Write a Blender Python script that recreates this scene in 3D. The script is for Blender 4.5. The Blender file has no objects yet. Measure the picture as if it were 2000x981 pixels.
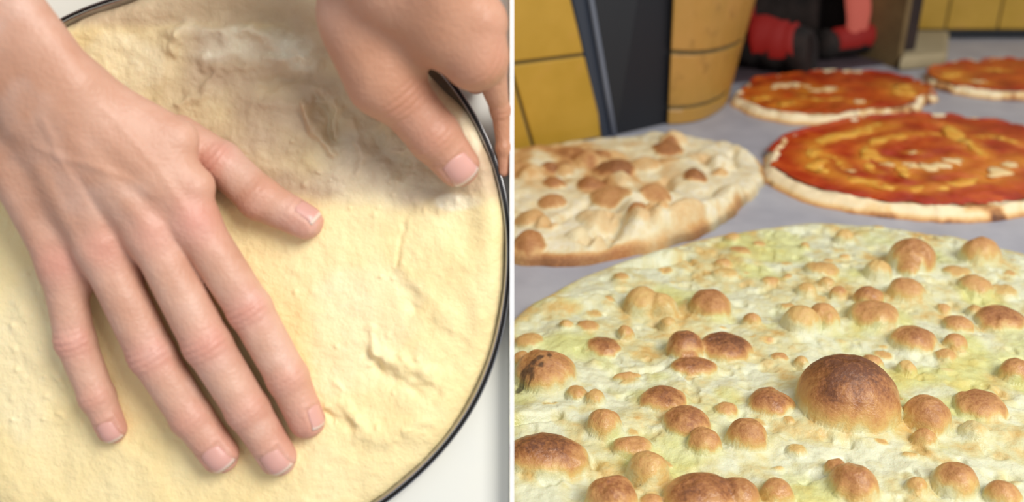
import bpy, math
import numpy as np
from mathutils import Matrix, Vector

# ------------------------------------------------------------------ camera, world, lights, exposure
sc = bpy.context.scene
COL = sc.collection
FPX, CAMH, PITCH, DL = 1800.0, 0.32, math.radians(24), 0.44
FWD = np.array([0, math.cos(PITCH), -math.sin(PITCH)])
UPV = np.array([0, math.sin(PITCH), math.cos(PITCH)])
RTV = np.array([1.0, 0, 0])
CAM = np.array([0, 0, CAMH])
cd = bpy.data.cameras.new('camera'); cam = bpy.data.objects.new('camera', cd); COL.objects.link(cam)
cam.location = CAM; cam.rotation_euler = (math.pi/2 - PITCH, 0, 0)
cd.sensor_width = 36; cd.lens = 36*FPX/2000; cd.clip_start = 0.02
cd.dof.use_dof = True; cd.dof.focus_distance = 0.52; cd.dof.aperture_fstop = 5.2
sc.camera = cam
w = bpy.data.worlds.new('world'); sc.world = w; w.use_nodes = True
w.node_tree.nodes['Background'].inputs[0].default_value = (0.93, 0.97, 1.0, 1)
w.node_tree.nodes['Background'].inputs[1].default_value = 0.43
def area(name, loc, target, size, power, col):
    l = bpy.data.lights.new(name, 'AREA'); l.shape = 'SQUARE'; l.size = size; l.energy = power; l.color = col
    o = bpy.data.objects.new(name, l); COL.objects.link(o); o.location = loc
    o.rotation_euler = (Vector(target) - Vector(loc)).to_track_quat('-Z', 'Y').to_euler()
    return o
area('window_light', (0.75, -0.35, 1.15), (0.1, 0.5, 0.05), 0.70, 19, (1.0, 0.97, 0.92))
sc.view_settings.view_transform = 'Standard'; sc.view_settings.look = 'None'
sc.view_settings.exposure = 0.35; sc.view_settings.gamma = 1; sc.view_settings.use_curve_mapping = False

# ------------------------------------------------------------------ helpers
def ground(u, v, z=0.0):
    d = RTV*(u-1000)/FPX + UPV*(490.5-v)/FPX + FWD
    return CAM + d*((z-CAMH)/d[2])
def on_plane(u, v, p0, n):
    d = RTV*(u-1000)/FPX + UPV*(490.5-v)/FPX + FWD
    return CAM + d*(np.dot(np.asarray(p0)-CAM, n)/np.dot(d, n))
BOARD = Matrix(((RTV[0], UPV[0], -FWD[0], CAM[0]+FWD[0]*DL), (RTV[1], UPV[1], -FWD[1], CAM[1]+FWD[1]*DL),
                (RTV[2], UPV[2], -FWD[2], CAM[2]+FWD[2]*DL), (0, 0, 0, 1)))   # frame of the tilted worktop
def L(u, v, z=0.0):            # photo point at height z (metres) over the tilted worktop, in its frame
    return np.array([(u-1000)/FPX*(DL-z), (490.5-v)/FPX*(DL-z), z])

def lin(r, g, b):
    f = lambda c: (c/255/12.92) if c/255 <= 0.04045 else ((c/255+0.055)/1.055)**2.4
    return (f(r), f(g), f(b), 1)

def mesh_obj(name, V, Fq, mat, parent=None, smooth=True, normals=None, attrs=None, frame=None):
    me = bpy.data.meshes.new(name)
    V = np.asarray(V, np.float32)
    if isinstance(Fq, np.ndarray):
        n, k = Fq.shape
        me.vertices.add(len(V)); me.vertices.foreach_set('co', V.ravel())
        me.loops.add(n*k); me.loops.foreach_set('vertex_index', Fq.astype(np.int32).ravel())
        me.polygons.add(n); me.polygons.foreach_set('loop_start', np.arange(0, n*k, k, dtype=np.int32))
        me.update(calc_edges=True); me.validate()
    else:
        me.from_pydata([tuple(map(float, p)) for p in V], [], [tuple(int(i) for i in f) for f in Fq]); me.update()
    if smooth:
        me.polygons.foreach_set('use_smooth', np.ones(len(me.polygons), bool))
    for k, a in (attrs or {}).items():
        at = me.attributes.new(k, 'FLOAT', 'POINT'); at.data.foreach_set('value', np.asarray(a, np.float32))
    if normals is not None:
        me.normals_split_custom_set_from_vertices([tuple(map(float, q)) for q in normals])
    me.materials.append(mat)
    o = bpy.data.objects.new(name, me); COL.objects.link(o)
    if frame is not None: o.matrix_world = frame
    if parent is not None: o.parent = parent
    return o
def empty(name, loc=(0, 0, 0), frame=None):
    o = bpy.data.objects.new(name, None); COL.objects.link(o); o.empty_display_size = 0.02
    if frame is not None: o.matrix_world = frame
    else: o.location = loc
    return o
def tag(o, label, cat, group=None, kind=None):
    if label: o['label'] = label
    if cat: o['category'] = cat
    if group: o['group'] = group
    if kind: o['kind'] = kind
    return o

def hsh(ix, iy, s):
    h = (ix*374761393 + iy*668265263 + s*974634777) & 0xffffffff
    h = ((h ^ (h >> 13))*1274126177) & 0xffffffff
    return ((h ^ (h >> 16)) & 0xffff)/65535.0
def vnoise(x, y, s=0):
    x = np.asarray(x, float); y = np.asarray(y, float)
    ix = np.floor(x).astype(np.int64); iy = np.floor(y).astype(np.int64)
    fx = x-ix; fy = y-iy; fx = fx*fx*fx*(fx*(fx*6-15)+10); fy = fy*fy*fy*(fy*(fy*6-15)+10)
    a = hsh(ix, iy, s); b = hsh(ix+1, iy, s); c = hsh(ix, iy+1, s); d = hsh(ix+1, iy+1, s)
    return (a+(b-a)*fx + (c-a)*fy + (a-b-c+d)*fx*fy)*2-1
def fbm(x, y, s=0, o=3):
    t = 0; a = 1; n = 0
    for i in range(o):
        t = t + a*vnoise(x*2**i, y*2**i, s+17*i); n += a; a *= 0.5
    return t/n
def sstep(a, b, x):
    t = np.clip((x-a)/(b-a), 0, 1); return t*t*(3-2*t)

def disc_grid(n):
    s = np.linspace(-1, 1, n); X, Y = np.meshgrid(s, s, indexing='ij')
    r = np.maximum(np.abs(X), np.abs(Y))
    ph = np.where(np.abs(X) >= np.abs(Y), math.pi/4*Y/np.where(X == 0, 1, X), math.pi/2 - math.pi/4*X/np.where(Y == 0, 1, Y))
    R = np.where(np.abs(X) >= np.abs(Y), X, Y)
    a = R*np.cos(ph); b = R*np.sin(ph)
    i = np.arange(n*n).reshape(n, n)
    Fq = np.stack([i[:-1, :-1], i[1:, :-1], i[1:, 1:], i[:-1, 1:]], -1).reshape(-1, 4)
    rim = np.concatenate([i[:-1, 0], i[-1, :-1], i[:0:-1, -1], i[0, :0:-1]])
    return a.ravel(), b.ravel(), r.ravel(), Fq, rim
def grid_normals(V, n):
    P = V.reshape(n, n, 3); N = np.cross(np.gradient(P, axis=0), np.gradient(P, axis=1)).reshape(-1, 3)
    return N/np.maximum(np.linalg.norm(N, axis=1, keepdims=True), 1e-12)

# ------------------------------------------------------------------ materials
def mat(name, col=None, rough=0.5, **kw):
    m = bpy.data.materials.new(name); m.use_nodes = True
    b = m.node_tree.nodes['Principled BSDF']
    if col: b.inputs['Base Color'].default_value = col
    b.inputs['Roughness'].default_value = rough
    for k, v in kw.items(): b.inputs[k.replace('_', ' ')].default_value = v
    return m
class NT:
    def __init__(s, m): s.t = m.node_tree; s.b = s.t.nodes['Principled BSDF']
    def n(s, typ, **kw):
        x = s.t.nodes.new(typ)
        for k, v in kw.items():
            if k in x.inputs: x.inputs[k].default_value = v
            else: setattr(x, k, v)
        return x
    def l(s, a, b): s.t.links.new(a, b)
    def coord(s): return s.n('ShaderNodeTexCoord').outputs['Object']
    def noise(s, scale, detail=4, rough=0.55, vec=None):
        x = s.n('ShaderNodeTexNoise', Scale=scale, Detail=detail, Roughness=rough); s.l(vec or s.coord(), x.inputs['Vector']); return x.outputs[0]
    def ramp(s, src, stops):
        r = s.n('ShaderNodeValToRGB'); e = r.color_ramp.elements
        e[0].position, e[0].color = stops[0]; e[1].position, e[1].color = stops[-1]
        for p, c in stops[1:-1]:
            q = e.new(p); q.color = c
        s.l(src, r.inputs[0]); return r.outputs[0]
    def math(s, op, a, b=None, clamp=False):
        x = s.n('ShaderNodeMath', operation=op, use_clamp=clamp)
        for i, q in enumerate((a, b)):
            if q is None: continue
            if isinstance(q, (int, float)): x.inputs[i].default_value = q
            else: s.l(q, x.inputs[i])
        return x.outputs[0]
    def mix(s, fac, a, b, typ='MIX'):
        x = s.n('ShaderNodeMix', data_type='RGBA', blend_type=typ)
        for i, q in ((0, fac), (6, a), (7, b)):
            if isinstance(q, (int, float, tuple)): x.inputs[i].default_value = q
            else: s.l(q, x.inputs[i])
        return x.outputs[2]
    def attr(s, name): return s.n('ShaderNodeAttribute', attribute_name=name).outputs['Fac']
    def bump(s, h, dist, strength=1.0):
        x = s.n('ShaderNodeBump', Strength=strength, Distance=dist); s.l(h, x.inputs['Height']); s.l(x.outputs[0], s.b.inputs['Normal'])
    def base(s, c): s.l(c, s.b.inputs['Base Color'])
    def rough(s, c): s.l(c, s.b.inputs['Roughness'])

def plain_noise(name, c1, c2, scale, rough=0.5, bump=0.0, bscale=None, **kw):
    m = mat(name, None, rough, **kw); t = NT(m)
    t.base(t.ramp(t.noise(scale), [(0.3, c1), (0.7, c2)]))
    if bump: t.bump(t.noise(bscale or scale*4), bump)
    return m

def bread_material(name, stops, wet):
    m = mat(name, None, 0.45, Subsurface_Weight=0.12, Subsurface_Scale=0.004); t = NT(m)
    m.node_tree.nodes['Principled BSDF'].inputs['Subsurface Radius'].default_value = (1, 0.6, 0.3)
    toast = t.attr('toast'); speck = t.noise(420, 3, 0.7); blot = t.noise(60, 4, 0.6)
    f = t.math('ADD', toast, t.math('MULTIPLY', t.math('SUBTRACT', speck, 0.5), t.math('MULTIPLY', toast, 0.75)))
    f = t.math('ADD', f, t.math('MULTIPLY', t.math('SUBTRACT', blot, 0.5), 0.22), True)
    c = t.ramp(f, stops)
    c = t.mix(t.attr('oil'), c, lin(206, 205, 120))
    c = t.mix(t.attr('char'), c, lin(38, 24, 16))  # charred spots, and the back bread's painted contact shadow
    t.base(c)
    if wet:
        t.rough(t.ramp(t.noise(30, 3), [(0.35, (0.22,)*3+(1,)), (0.65, (0.55,)*3+(1,))]))
    else: t.b.inputs['Roughness'].default_value = 0.65
    t.bump(t.math('ADD', t.noise(300, 4, 0.65), t.math('MULTIPLY', t.noise(90, 3), 1.2)), 0.0012, 0.75)
    return m
M_WHITEBREAD = bread_material('white_flatbread', [(0.0, lin(219, 219, 188)), (0.14, lin(214, 206, 156)), (0.30, lin(212, 178, 110)), (0.56, lin(198, 146, 90)), (0.8, lin(160, 104, 61)), (1.0, lin(108, 65, 40))], True)
M_DRYBREAD = bread_material('dry_flatbread', [(0.0, lin(236, 231, 216)), (0.2, lin(228, 212, 170)), (0.42, lin(212, 168, 110)), (0.68, lin(176, 118, 68)), (1.0, lin(108, 62, 36))], False)

def skin_material():
    m = mat('skin', None, 0.48, Subsurface_Weight=0.16, Subsurface_Scale=0.006); t = NT(m)
    t.b.inputs['Subsurface Radius'].default_value = (1, 0.38, 0.22)
    c = t.ramp(t.noise(55, 4), [(0.3, lin(198, 148, 124)), (0.7, lin(214, 170, 148))])
    c = t.mix(t.attr('red'), c, lin(208, 134, 122))
    c = t.mix(t.attr('tan'), c, lin(182, 128, 96))  # brown tone that paints shade on the hands
    c = t.mix(t.attr('flour'), c, lin(232, 214, 206))
    t.base(c)
    v = t.n('ShaderNodeTexVoronoi', Scale=520.0); t.l(t.coord(), v.inputs['Vector'])
    t.bump(t.math('ADD', v.outputs['Distance'], t.noise(700, 3)), 0.0005, 0.35)
    return m
M_SKIN = skin_material()
M_NAIL = mat('nail', lin(226, 168, 164), 0.36, Subsurface_Weight=0.1, Subsurface_Scale=0.003)
t = NT(M_NAIL); t.base(t.mix(t.attr('tip'), lin(214, 160, 148), lin(230, 204, 190)))

def dough_material():
    m = mat('raw_dough', None, 0.6, Subsurface_Weight=0.1, Subsurface_Scale=0.004); t = NT(m)
    c = t.ramp(t.noise(28, 5), [(0.3, lin(243, 218, 158)), (0.7, lin(248, 228, 176))])
    c = t.mix(t.attr('thin'), c, t.ramp(t.noise(50, 4), [(0.3, lin(184, 156, 126)), (0.7, lin(204, 178, 146))]))  # stretched dough tone, with shade of the upper dough painted in
    sp = t.ramp(t.noise(210, 3, 0.7), [(0.55, (0,)*3+(1,)), (0.72, (1,)*3+(1,))])
    c = t.mix(t.math('MULTIPLY', t.attr('flour'), t.math('ADD', t.math('MULTIPLY', sp, 0.45), 0.55), True), c, lin(248, 240, 214))
    t.base(c)
    t.bump(t.math('ADD', t.noise(230, 4, 0.65), t.math('MULTIPLY', t.noise(70, 3), 1.5)), 0.0014, 0.6)
    return m
M_DOUGH = dough_material()
M_STEEL = mat('pan_steel', lin(186, 186, 188), 0.25, Metallic=1.0)
M_DARKSTEEL = mat('pan_dark_side', lin(34, 32, 34), 0.4, Metallic=0.6)
M_TABLE = plain_noise('white_tabletop', lin(226, 226, 220), lin(238, 236, 222), 8, 0.4, 0.0)
M_EDGE = mat('white_edge', lin(250, 250, 250), 0.5)
M_STONE = plain_noise('grey_stone', lin(158, 158, 168), lin(176, 176, 184), 22, 0.42, 0.0003, 260)
M_GROUT = plain_noise('grout', lin(92, 78, 48), lin(120, 104, 66), 40, 0.9, 0.0006, 300)
def tile_material(name, a, b, c):
    m = mat(name, None, 0.38); t = NT(m)
    x = t.ramp(t.noise(14, 4), [(0.3, a), (0.7, b)])
    t.base(t.mix(t.ramp(t.noise(30, 5, 0.65), [(0.56, (0,)*3+(1,)), (0.74, (0.8,)*3+(1,))]), x, c))
    t.bump(t.noise(60, 3), 0.0006)
    return m
M_YELLOW = tile_material('yellow_tile', lin(174, 136, 42), lin(188, 147, 54), lin(186, 140, 60))
M_OVENTILE = tile_material('sooty_yellow_tile', lin(160, 122, 48), lin(176, 130, 62), lin(118, 82, 34))
M_BLACK = mat('black_painted_steel', lin(14, 17, 24), 0.5)
M_BLACKEDGE = mat('dark_grey_steel_edge', lin(44, 50, 62), 0.4)
M_SOOT = plain_noise('soot_brick', lin(34, 24, 22), lin(58, 42, 38), 18, 0.9, 0.002, 60)
M_OVENFLOOR = plain_noise('oven_floor', lin(52, 40, 46), lin(84, 68, 74), 14, 0.8, 0.001, 80)
M_PLASTER = plain_noise('beige_plaster', lin(156, 140, 108), lin(172, 156, 122), 12, 0.8, 0.0006, 120)
M_JAMB = plain_noise('sooty_plaster', lin(104, 84, 52), lin(128, 106, 66), 16, 0.85, 0.001, 80)
M_LOG = plain_noise('charred_log', lin(18, 13, 12), lin(44, 32, 28), 40, 0.9, 0.003, 90)
def glow(name, col, strength):
    m = mat(name, (col[0]*.3, col[1]*.3, col[2]*.3, 1), 0.8); b = m.node_tree.nodes['Principled BSDF']
    b.inputs['Emission Color'].default_value = col; b.inputs['Emission Strength'].default_value = strength; return m
M_EMBER = glow('ember', lin(150, 26, 20), 0.35)
M_FLAME = glow('flame', lin(206, 100, 84), 0.4)

# ------------------------------------------------------------------ counter, walls and oven (right side)
def box(x0, x1, y0, y1, z0, z1):
    V = [(x, y, z) for x in (x0, x1) for y in (y0, y1) for z in (z0, z1)]
    return V, [(0, 1, 3, 2), (4, 6, 7, 5), (0, 4, 5, 1), (2, 3, 7, 6), (0, 2, 6, 4), (1, 5, 7, 3)]
def bevel(o, wd, seg=2):
    b = o.modifiers.new('bevel', 'BEVEL'); b.width = wd; b.segments = seg; b.limit_method = 'ANGLE'; return o
def prism(name, foot, top, mt, parent=None, smooth=False):      # foot / top: lists of 3-D points, same count
    n = len(foot); V = list(foot)+list(top)
    Fs = [tuple(range(n))[::-1], tuple(range(n, 2*n))]+[(i, (i+1) % n, n+(i+1) % n, n+i) for i in range(n)]
    return mesh_obj(name, V, Fs, mt, parent, smooth)

V, Fs = box(-2.5, 3.5, -2.5, 3.5, -0.95, -0.9)
tag(mesh_obj('floor', V, Fs, plain_noise('brown_floor', lin(120, 96, 74), lin(136, 110, 86), 3, 0.6), None, False), 'brown floor under the counter', 'floor', kind='structure')
V, Fs = box(-1.1, 1.9, -0.25, 2.3, -0.04, 0)
ctr = bevel(mesh_obj('stone_counter', V, Fs, M_STONE, None, False), 0.004)
V, Fs = box(-1.05, 1.85, -0.15, 2.25, -0.9, -0.04); mesh_obj('counter_body', V, Fs, M_PLASTER, ctr, False)
tag(ctr, 'smooth grey stone counter under the breads and pizzas', 'counter')

WA = ground(1005, 297); WDIR = np.array([0.868, 0.497, 0.0]); WDIR /= np.linalg.norm(WDIR); WN = np.array([WDIR[1], -WDIR[0], 0.0])
wl = empty('wall_left', tuple(WA)); tag(wl, 'yellow tiled wall beside the black oven post', 'wall', kind='structure')
def wp(s, z, out=0.0):           # wall coordinates -> world
    return WA + WDIR*s + np.array([0, 0, z]) + WN*out
def to_parent(P, o): return np.asarray(P) - np.array(o.location)
def wall_uv(u, v):
    q = on_plane(u, v, WA, WN)-WA; return np.dot(q, WDIR), q[2]
def slab(name, quad, thick, mt, parent, out=0.0):
    """quad of (s,z) wall points -> raised slab"""
    f = [to_parent(wp(s, z, out), parent) for s, z in quad]; b = [to_parent(wp(s, z, out+thick), parent) for s, z in quad]
    return bevel(prism(name, f, b, mt, parent), 0.0022, 2)
sj, zj = wall_uv(1005, 127); sj2, zj2 = wall_uv(1142, 101)
sb, zb = wall_uv(1040, 290); st, zt = wall_uv(1008, 180)
lean = (st-sb)/(zt-zb)          # joints lean with the raked wall
zrow = (zj+zj2)/2; s0 = sb - lean*zb
TW = wall_uv(1178, 262)[0]-lean*wall_uv(1178, 262)[1]-s0
mesh_o = slab('mortar_backing', [(-0.62, -0.0), (s0+TW-0.001, -0.0), (s0+TW-0.001+lean*0.5, 0.5), (-0.62+lean*0.5, 0.5)], 0.012, M_GROUT, wl, -0.012)
G_ = 0.0035
for r in range(4):
    z0 = (0 if r == 0 else zrow+(r-1)*0.125)+(G_/2 if r else 0.001); z1 = zrow+r*0.125-G_/2
    if r == 3: z1 = min(z1, 0.5)
    for c in range(-4, 1):
        off = s0 + c*TW + (TW*0.0 if r != 1 else -TW*0.47)
        a, b = off+G_/2, off+TW-G_/2
        if r == 1 and c == 0: pass
        if r == 1:
            if c == 0: b = s0+TW-G_/2
        slab('tile', [(a+lean*z0, z0), (b+lean*z0, z0), (b+lean*z1, z1), (a+lean*z1, z1)], 0.004, M_YELLOW, wl)

# black steel post beside the oven
pp = empty('steel_post', tuple(ground(1240, 254))); tag(pp, 'tall black painted steel post beside the yellow oven pier', 'post')
def up_at(u, v, base):           # point seen at (u, v) on the camera-facing vertical plane through base
    return on_plane(u, v, base, np.array([0, 1.0, 0]))
f1, f2, f3 = ground(1177, 271), ground(1202, 265), ground(1306, 241)
t1, t2, t3 = up_at(1106, -60, f1), up_at(1146, -60, f2), up_at(1313, -60, f3)
k = 2.2
t1, t2, t3 = [a+(b-a)*k for a, b in ((f1, t1), (f2, t2), (f3, t3))]
bk = np.array([-0.03, 0.06, 0])
bevel(prism('face_panel', [to_parent(p, pp) for p in (f2, f3, f3+bk, f2+bk)], [to_parent(p, pp) for p in (t2, t3, t3+bk, t2+bk)], M_BLACK, pp), 0.002)
e = np.array([0.0008, -0.0006, 0])
bevel(prism('edge_strip', [to_parent(p, pp) for p in (f1, f2-e*2, f2-e*2+bk, f1+bk)], [to_parent(p, pp) for p in (t1, t2-e*2, t2-e*2+bk, t1+bk)], M_BLACKEDGE, pp), 0.002)
def tube(name, pts, rad, mt, parent=None, seg=12, flat=1.0, caps=True, attrs=None):
    pts = np.asarray(pts, float); n = len(pts); rad = np.broadcast_to(rad, (n,))
    tg = np.gradient(pts, axis=0); tg /= np.linalg.norm(tg, axis=1, keepdims=True)
    V = []
    for i in range(n):
        s = np.cross(tg[i], [0, 0, 1.0]); 
        if np.linalg.norm(s) < 1e-3: s = np.array([1.0, 0, 0])
        s /= np.linalg.norm(s); u = np.cross(s, tg[i])
        for j in range(seg):
            a = 2*math.pi*j/seg; V.append(pts[i]+rad[i]*(math.cos(a)*s+flat*math.sin(a)*u))
    Fs = [(i*seg+j, i*seg+(j+1) % seg, (i+1)*seg+(j+1) % seg, (i+1)*seg+j) for i in range(n-1) for j in range(seg)]
    if caps: Fs += [tuple(range(seg))[::-1], tuple(range((n-1)*seg, n*seg))]
    return mesh_obj(name, V, Fs, mt, parent, True, attrs=attrs)
tube('corner_rod', [to_parent(f2+e*-2+(t2-f2)*q+np.array([0.0, -0.004, 0.0]), pp) for q in np.linspace(0.0, 1, 8)], 0.0035, mat('worn_grey_steel', lin(104, 110, 124), 0.35), pp)  # highlight along the post's edge, built as a paler grey rod

# oven: tiled pier, mouth, chamber
ov = empty('pizza_oven', tuple(ground(1440, 190))); tag(ov, 'wood-fired oven with rounded yellow tiled pier and dark sooty mouth', 'oven')
foot = [ground(*q) for q in ((1303, 243), (1322, 243), (1345, 240), (1368, 234), (1388, 225), (1404, 214), (1414, 203), (1418, 190), (1416, 176))]
head = [up_at(u, v, b) for (u, v), b in zip(((1314, 8), (1335, 12), (1362, 14), (1392, 14), (1420, 11), (1444, 6), (1461, 0), (1470, -6), (1474, -14)), foot)]
def smooth_line(P, n):
    P = np.asarray(P); t = np.r_[0, np.cumsum(np.linalg.norm(np.diff(P, axis=0), axis=1))]; t /= t[-1]
    return np.stack([np.interp(np.linspace(0, 1, n), t, P[:, i]) for i in range(3)], 1)
NF = 25
footL, headL = smooth_line(foot, NF), smooth_line(head, NF)
def pier_pt(i, q, out):          # i fractional index round the pier, q height fraction, out offset
    i0 = int(min(max(i, 0), NF-1.001)); f = i-i0
    a = footL[i0]*(1-f)+footL[i0+1]*f; b = headL[i0]*(1-f)+headL[i0+1]*f
    d = footL[min(i0+1, NF-1)]-footL[max(i0-1, 0)]; nn = np.array([d[1], -d[0], 0]); nn /= np.linalg.norm(nn)
    return a+(b-a)*q + nn*out
def curved_patch(name, i0, i1, q0, q1, o0, o1, mt, parent, n=7):
    V = []; 
    for o_ in (o0, o1):
        for i in np.linspace(i0, i1, n):
            for q in (q0, q1): V.append(to_parent(pier_pt(i, q, o_), ov))
    m = 2*n; Fs = []
    for j in range(n-1):
        a = 2*j; Fs += [(a, a+1, a+3, a+2), (m+a, m+a+2, m+a+3, m+a+1), (a, a+2, m+a+2, m+a), (a+1, m+a+1, m+a+3, a+3)]
    Fs += [(0, m, m+1, 1), (m-2, m-1, 2*m-1, 2*m-2)]
    return bevel(mesh_obj(name, V, Fs, mt, parent, False), 0.002)
pier = curved_patch('pier', 0, NF-1, 0, 2.6, -0.02, 0.0, M_GROUT, ov, 25)
rows = [(0.005, 0.135), (0.16, 0.60), (0.635, 1.18), (1.21, 1.8), (1.83, 2.55)]
for r, (a, b) in enumerate(rows):
    cuts = [(0, 11.8), (12.2, 24)] if r == 0 else ([(0, 15.6), (16.0, 24)] if r in (2, 4) else [(0, 19.8), (20.2, 24)])
    for c0, c1 in cuts: curved_patch('tile', c0, c1, a, b, 0.0, 0.004, M_OVENTILE, pier)
# chamber behind the mouth
JL = footL[-1]; JR = ground(1744, 130)
md = JR-JL; mdl = np.linalg.norm(md); md /= mdl; mi = np.array([-md[1], md[0], 0])
def cp(s, d, z): return JL+md*s+mi*d+np.array([0, 0, z])
def quadslab(name, P, thick_vec, mt): return prism(name, [to_parent(p, ov) for p in P], [to_parent(p+thick_vec, ov) for p in P], mt, ov)
quadslab('oven_floor', [cp(-0.0, 0.025, 0.0), cp(mdl-0.005, 0.015, 0.0), cp(mdl+0.1, 0.75, 0.0), cp(-0.25, 0.75, 0.0)], np.array([0, 0, 0.004]), M_OVENFLOOR)
quadslab('chamber_wall', [cp(-0.25, 0.72, 0), cp(mdl+0.12, 0.72, 0), cp(mdl+0.12, 0.72, 0.5), cp(-0.25, 0.72, 0.5)], mi*0.04, M_SOOT)
quadslab('chamber_wall', [cp(-0.005, 0.0, 0), cp(-0.25, 0.75, 0), cp(-0.25, 0.75, 0.5), cp(-0.005, 0.0, 0.5)], -md*0.03, M_SOOT)
quadslab('chamber_wall', [cp(mdl+0.012, 0.0, 0), cp(mdl+0.12, 0.75, 0), cp(mdl+0.12, 0.75, 0.5), cp(mdl+0.012, 0.0, 0.5)], md*0.03, M_SOOT)
quadslab('chamber_roof', [cp(-0.28, -0.0, 0.42), cp(mdl+0.15, -0.0, 0.42), cp(mdl+0.15, 0.76, 0.42), cp(-0.28, 0.76, 0.42)], np.array([0, 0, 0.1]), M_SOOT)
quadslab('lintel', [cp(-0.02, -0.03, 0.26), cp(mdl+0.04, -0.03, 0.26), cp(mdl+0.04, 0.0, 0.26), cp(-0.02, 0.0, 0.26)], np.array([0, 0, 0.24]), M_OVENTILE)
quadslab('mouth_jamb', [cp(mdl-0.004, -0.01, 0), cp(mdl+0.006, -0.01, 0), cp(mdl+0.03, 0.07, 0), cp(mdl-0.004, 0.07, 0)], np.array([0, 0, 0.5]), M_JAMB)

# right wall: yellow tiles above a dark gap, beige plinth block by the mouth
RA, RB = ground(1752, 74), ground(2000, 74)
rd = RB-RA; rd /= np.linalg.norm(rd); rn = np.array([rd[1], -rd[0], 0])
wr = empty('wall_right', tuple(RA)); tag(wr, 'yellow tiled wall right of the oven mouth', 'wall', kind='structure')
def rp(s, z, o=0.0): return to_parent(RA+rd*s+np.array([0, 0, z])+rn*o, wr)
def rslab(name, s0, s1, z0, z1, o0, o1, mt): return bevel(prism(name, [rp(s0, z0, o0), rp(s1, z0, o0), rp(s1, z1, o0), rp(s0, z1, o0)], [rp(s0, z0, o1), rp(s1, z0, o1), rp(s1, z1, o1), rp(s0, z1, o1)], mt, wr), 0.002)
rslab('mortar_backing', -0.02, 0.95, 0, 0.5, -0.02, 0, M_GROUT)
rslab('dark_skirting', 0.0, 0.95, 0.0, 0.014, 0.0, 0.006, M_BLACK)  # black strip standing in for the dark gap at the wall's foot
for r in range(4):
    for c in range(10):
        rslab('tile', -0.01+c*0.092, -0.01+c*0.092+0.089, 0.016+r*0.12, 0.016+r*0.12+0.117, 0, 0.005, M_YELLOW)
pb = [ground(1753, 150), ground(1800, 128), ground(1852, 90), RA+rd*0.10, RA+rd*-0.01+rn*0.004]
pb = [ground(1754, 140), ground(1846, 132), ground(1850, 84), ground(1754, 84)]
pl = bevel(prism('plinth_block', pb, [p+np.array([0, 0, 0.022]) for p in pb], M_PLASTER), 0.006)
tag(pl, 'low beige plaster block at the right side of the oven mouth', 'block')

# fire
def log(p0, p1, r, seed, label, e0=3, e1=11):
    p0 = p0+np.array([0, 0, 0.007]); p1 = p1+np.array([0, 0, 0.007])
    o = empty('fire_log', tuple(p0)); n = 14
    P = np.linspace(p0, p1, n)-np.asarray(p0); rr = r*(1+0.12*np.array([vnoise(i*0.7, seed, seed) for i in range(n)]))
    P[:, 2] += 0.006*np.array([vnoise(i*0.5, 3.3, seed) for i in range(n)])
    tube('bark', P, rr, M_LOG, o, 14)
    Q = P[e0:e1]+np.array([0, -0.3*r, 0.3*r]); tube('ember', Q, rr[e0:e1]*0.9, M_EMBER, o, 10)
    return tag(o, label, 'log', 'logs burning in the oven')
log(ground(1440, 88, .035), ground(1585, 112, .03), 0.034, 3, 'glowing red log lying just behind the oven pier')
log(ground(1450, 30, .05), ground(1600, 40, .05), 0.04, 5, 'charred log behind the red glowing log in the oven', 0, 3)
log(ground(1600, 92, .024), ground(1715, 84, .024), 0.022, 8, 'dark log with embers under the flame in the oven')
def flame(base, h, r, seed, label):
    n, sg = 14, 12; V = []; 
    for i in range(n):
        q = i/(n-1); rad = r*(math.sin(math.pi*min(1, q*0.86+0.14))**0.8)*(1-q*0.45)
        cx = 0.25*r*math.sin(q*5+seed); cy = 0.2*r*math.cos(q*4+seed)
        for j in range(sg):
            a = 2*math.pi*j/sg; k_ = rad*(1+0.18*math.sin(3*a+q*6+seed))
            V.append((cx+k_*math.cos(a), cy+0.7*k_*math.sin(a), q*h))
    Fs = [(i*sg+j, i*sg+(j+1) % sg, (i+1)*sg+(j+1) % sg, (i+1)*sg+j) for i in range(n-1) for j in range(sg)]+[tuple(range(sg))[::-1], tuple(range((n-1)*sg, n*sg))]
    o = mesh_obj('flame', V, Fs, M_FLAME); o.location = base
    return tag(o, label, 'flame')
flame(ground(1660, 84, 0.03), 0.16, 0.022, 1.0, 'tall pinkish orange flame at the right inside the oven')

# ------------------------------------------------------------------ breads and pizzas
def fit_outline(pts, z=0.006, shift=(0, 0), smooth=0.25):
    P = np.array([ground(u, v, z)[:2] for u, v in pts])+np.array(shift)
    A = np.c_[2*P, np.ones(len(P))]; s = np.linalg.lstsq(A, (P**2).sum(1), rcond=None)[0]
    c = s[:2]; r = math.sqrt(s[2]+(c**2).sum())
    d = P-c; th = np.arctan2(d[:, 1], d[:, 0]); e_ = np.hypot(d[:, 0], d[:, 1])-r
    tt = np.linspace(-math.pi, math.pi, 361); dif = (tt[:, None]-th[None]+math.pi) % (2*math.pi)-math.pi
    wgt = np.exp(-(dif/smooth)**2); R = r+(wgt@e_)/(wgt.sum(1)+0.08)
    return c, lambda a: np.interp(a, tt, R)
def disc_mesh(n, c, rfun, hfun, edge_h=0.012, seed=0, rough=0.004, soft=0.006):
    a, b, rho, Fq, rim = disc_grid(n)
    th = np.arctan2(b, a); R = rfun(th)+rough*fbm(np.cos(th)*5, np.sin(th)*5, seed, 3)
    x, y = a*R, b*R
    z = np.sqrt(np.clip(1-rho**(R.mean()/soft), 0, 1))*edge_h
    h, at = hfun(x+c[0], y+c[1], rho, th)
    z = np.maximum(z+h*sstep(1.0, 0.93, rho), np.minimum(z, 0.003))
    V = np.stack([x, y, z], 1)
    # underside
    return V, Fq, rim, at, n

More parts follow.
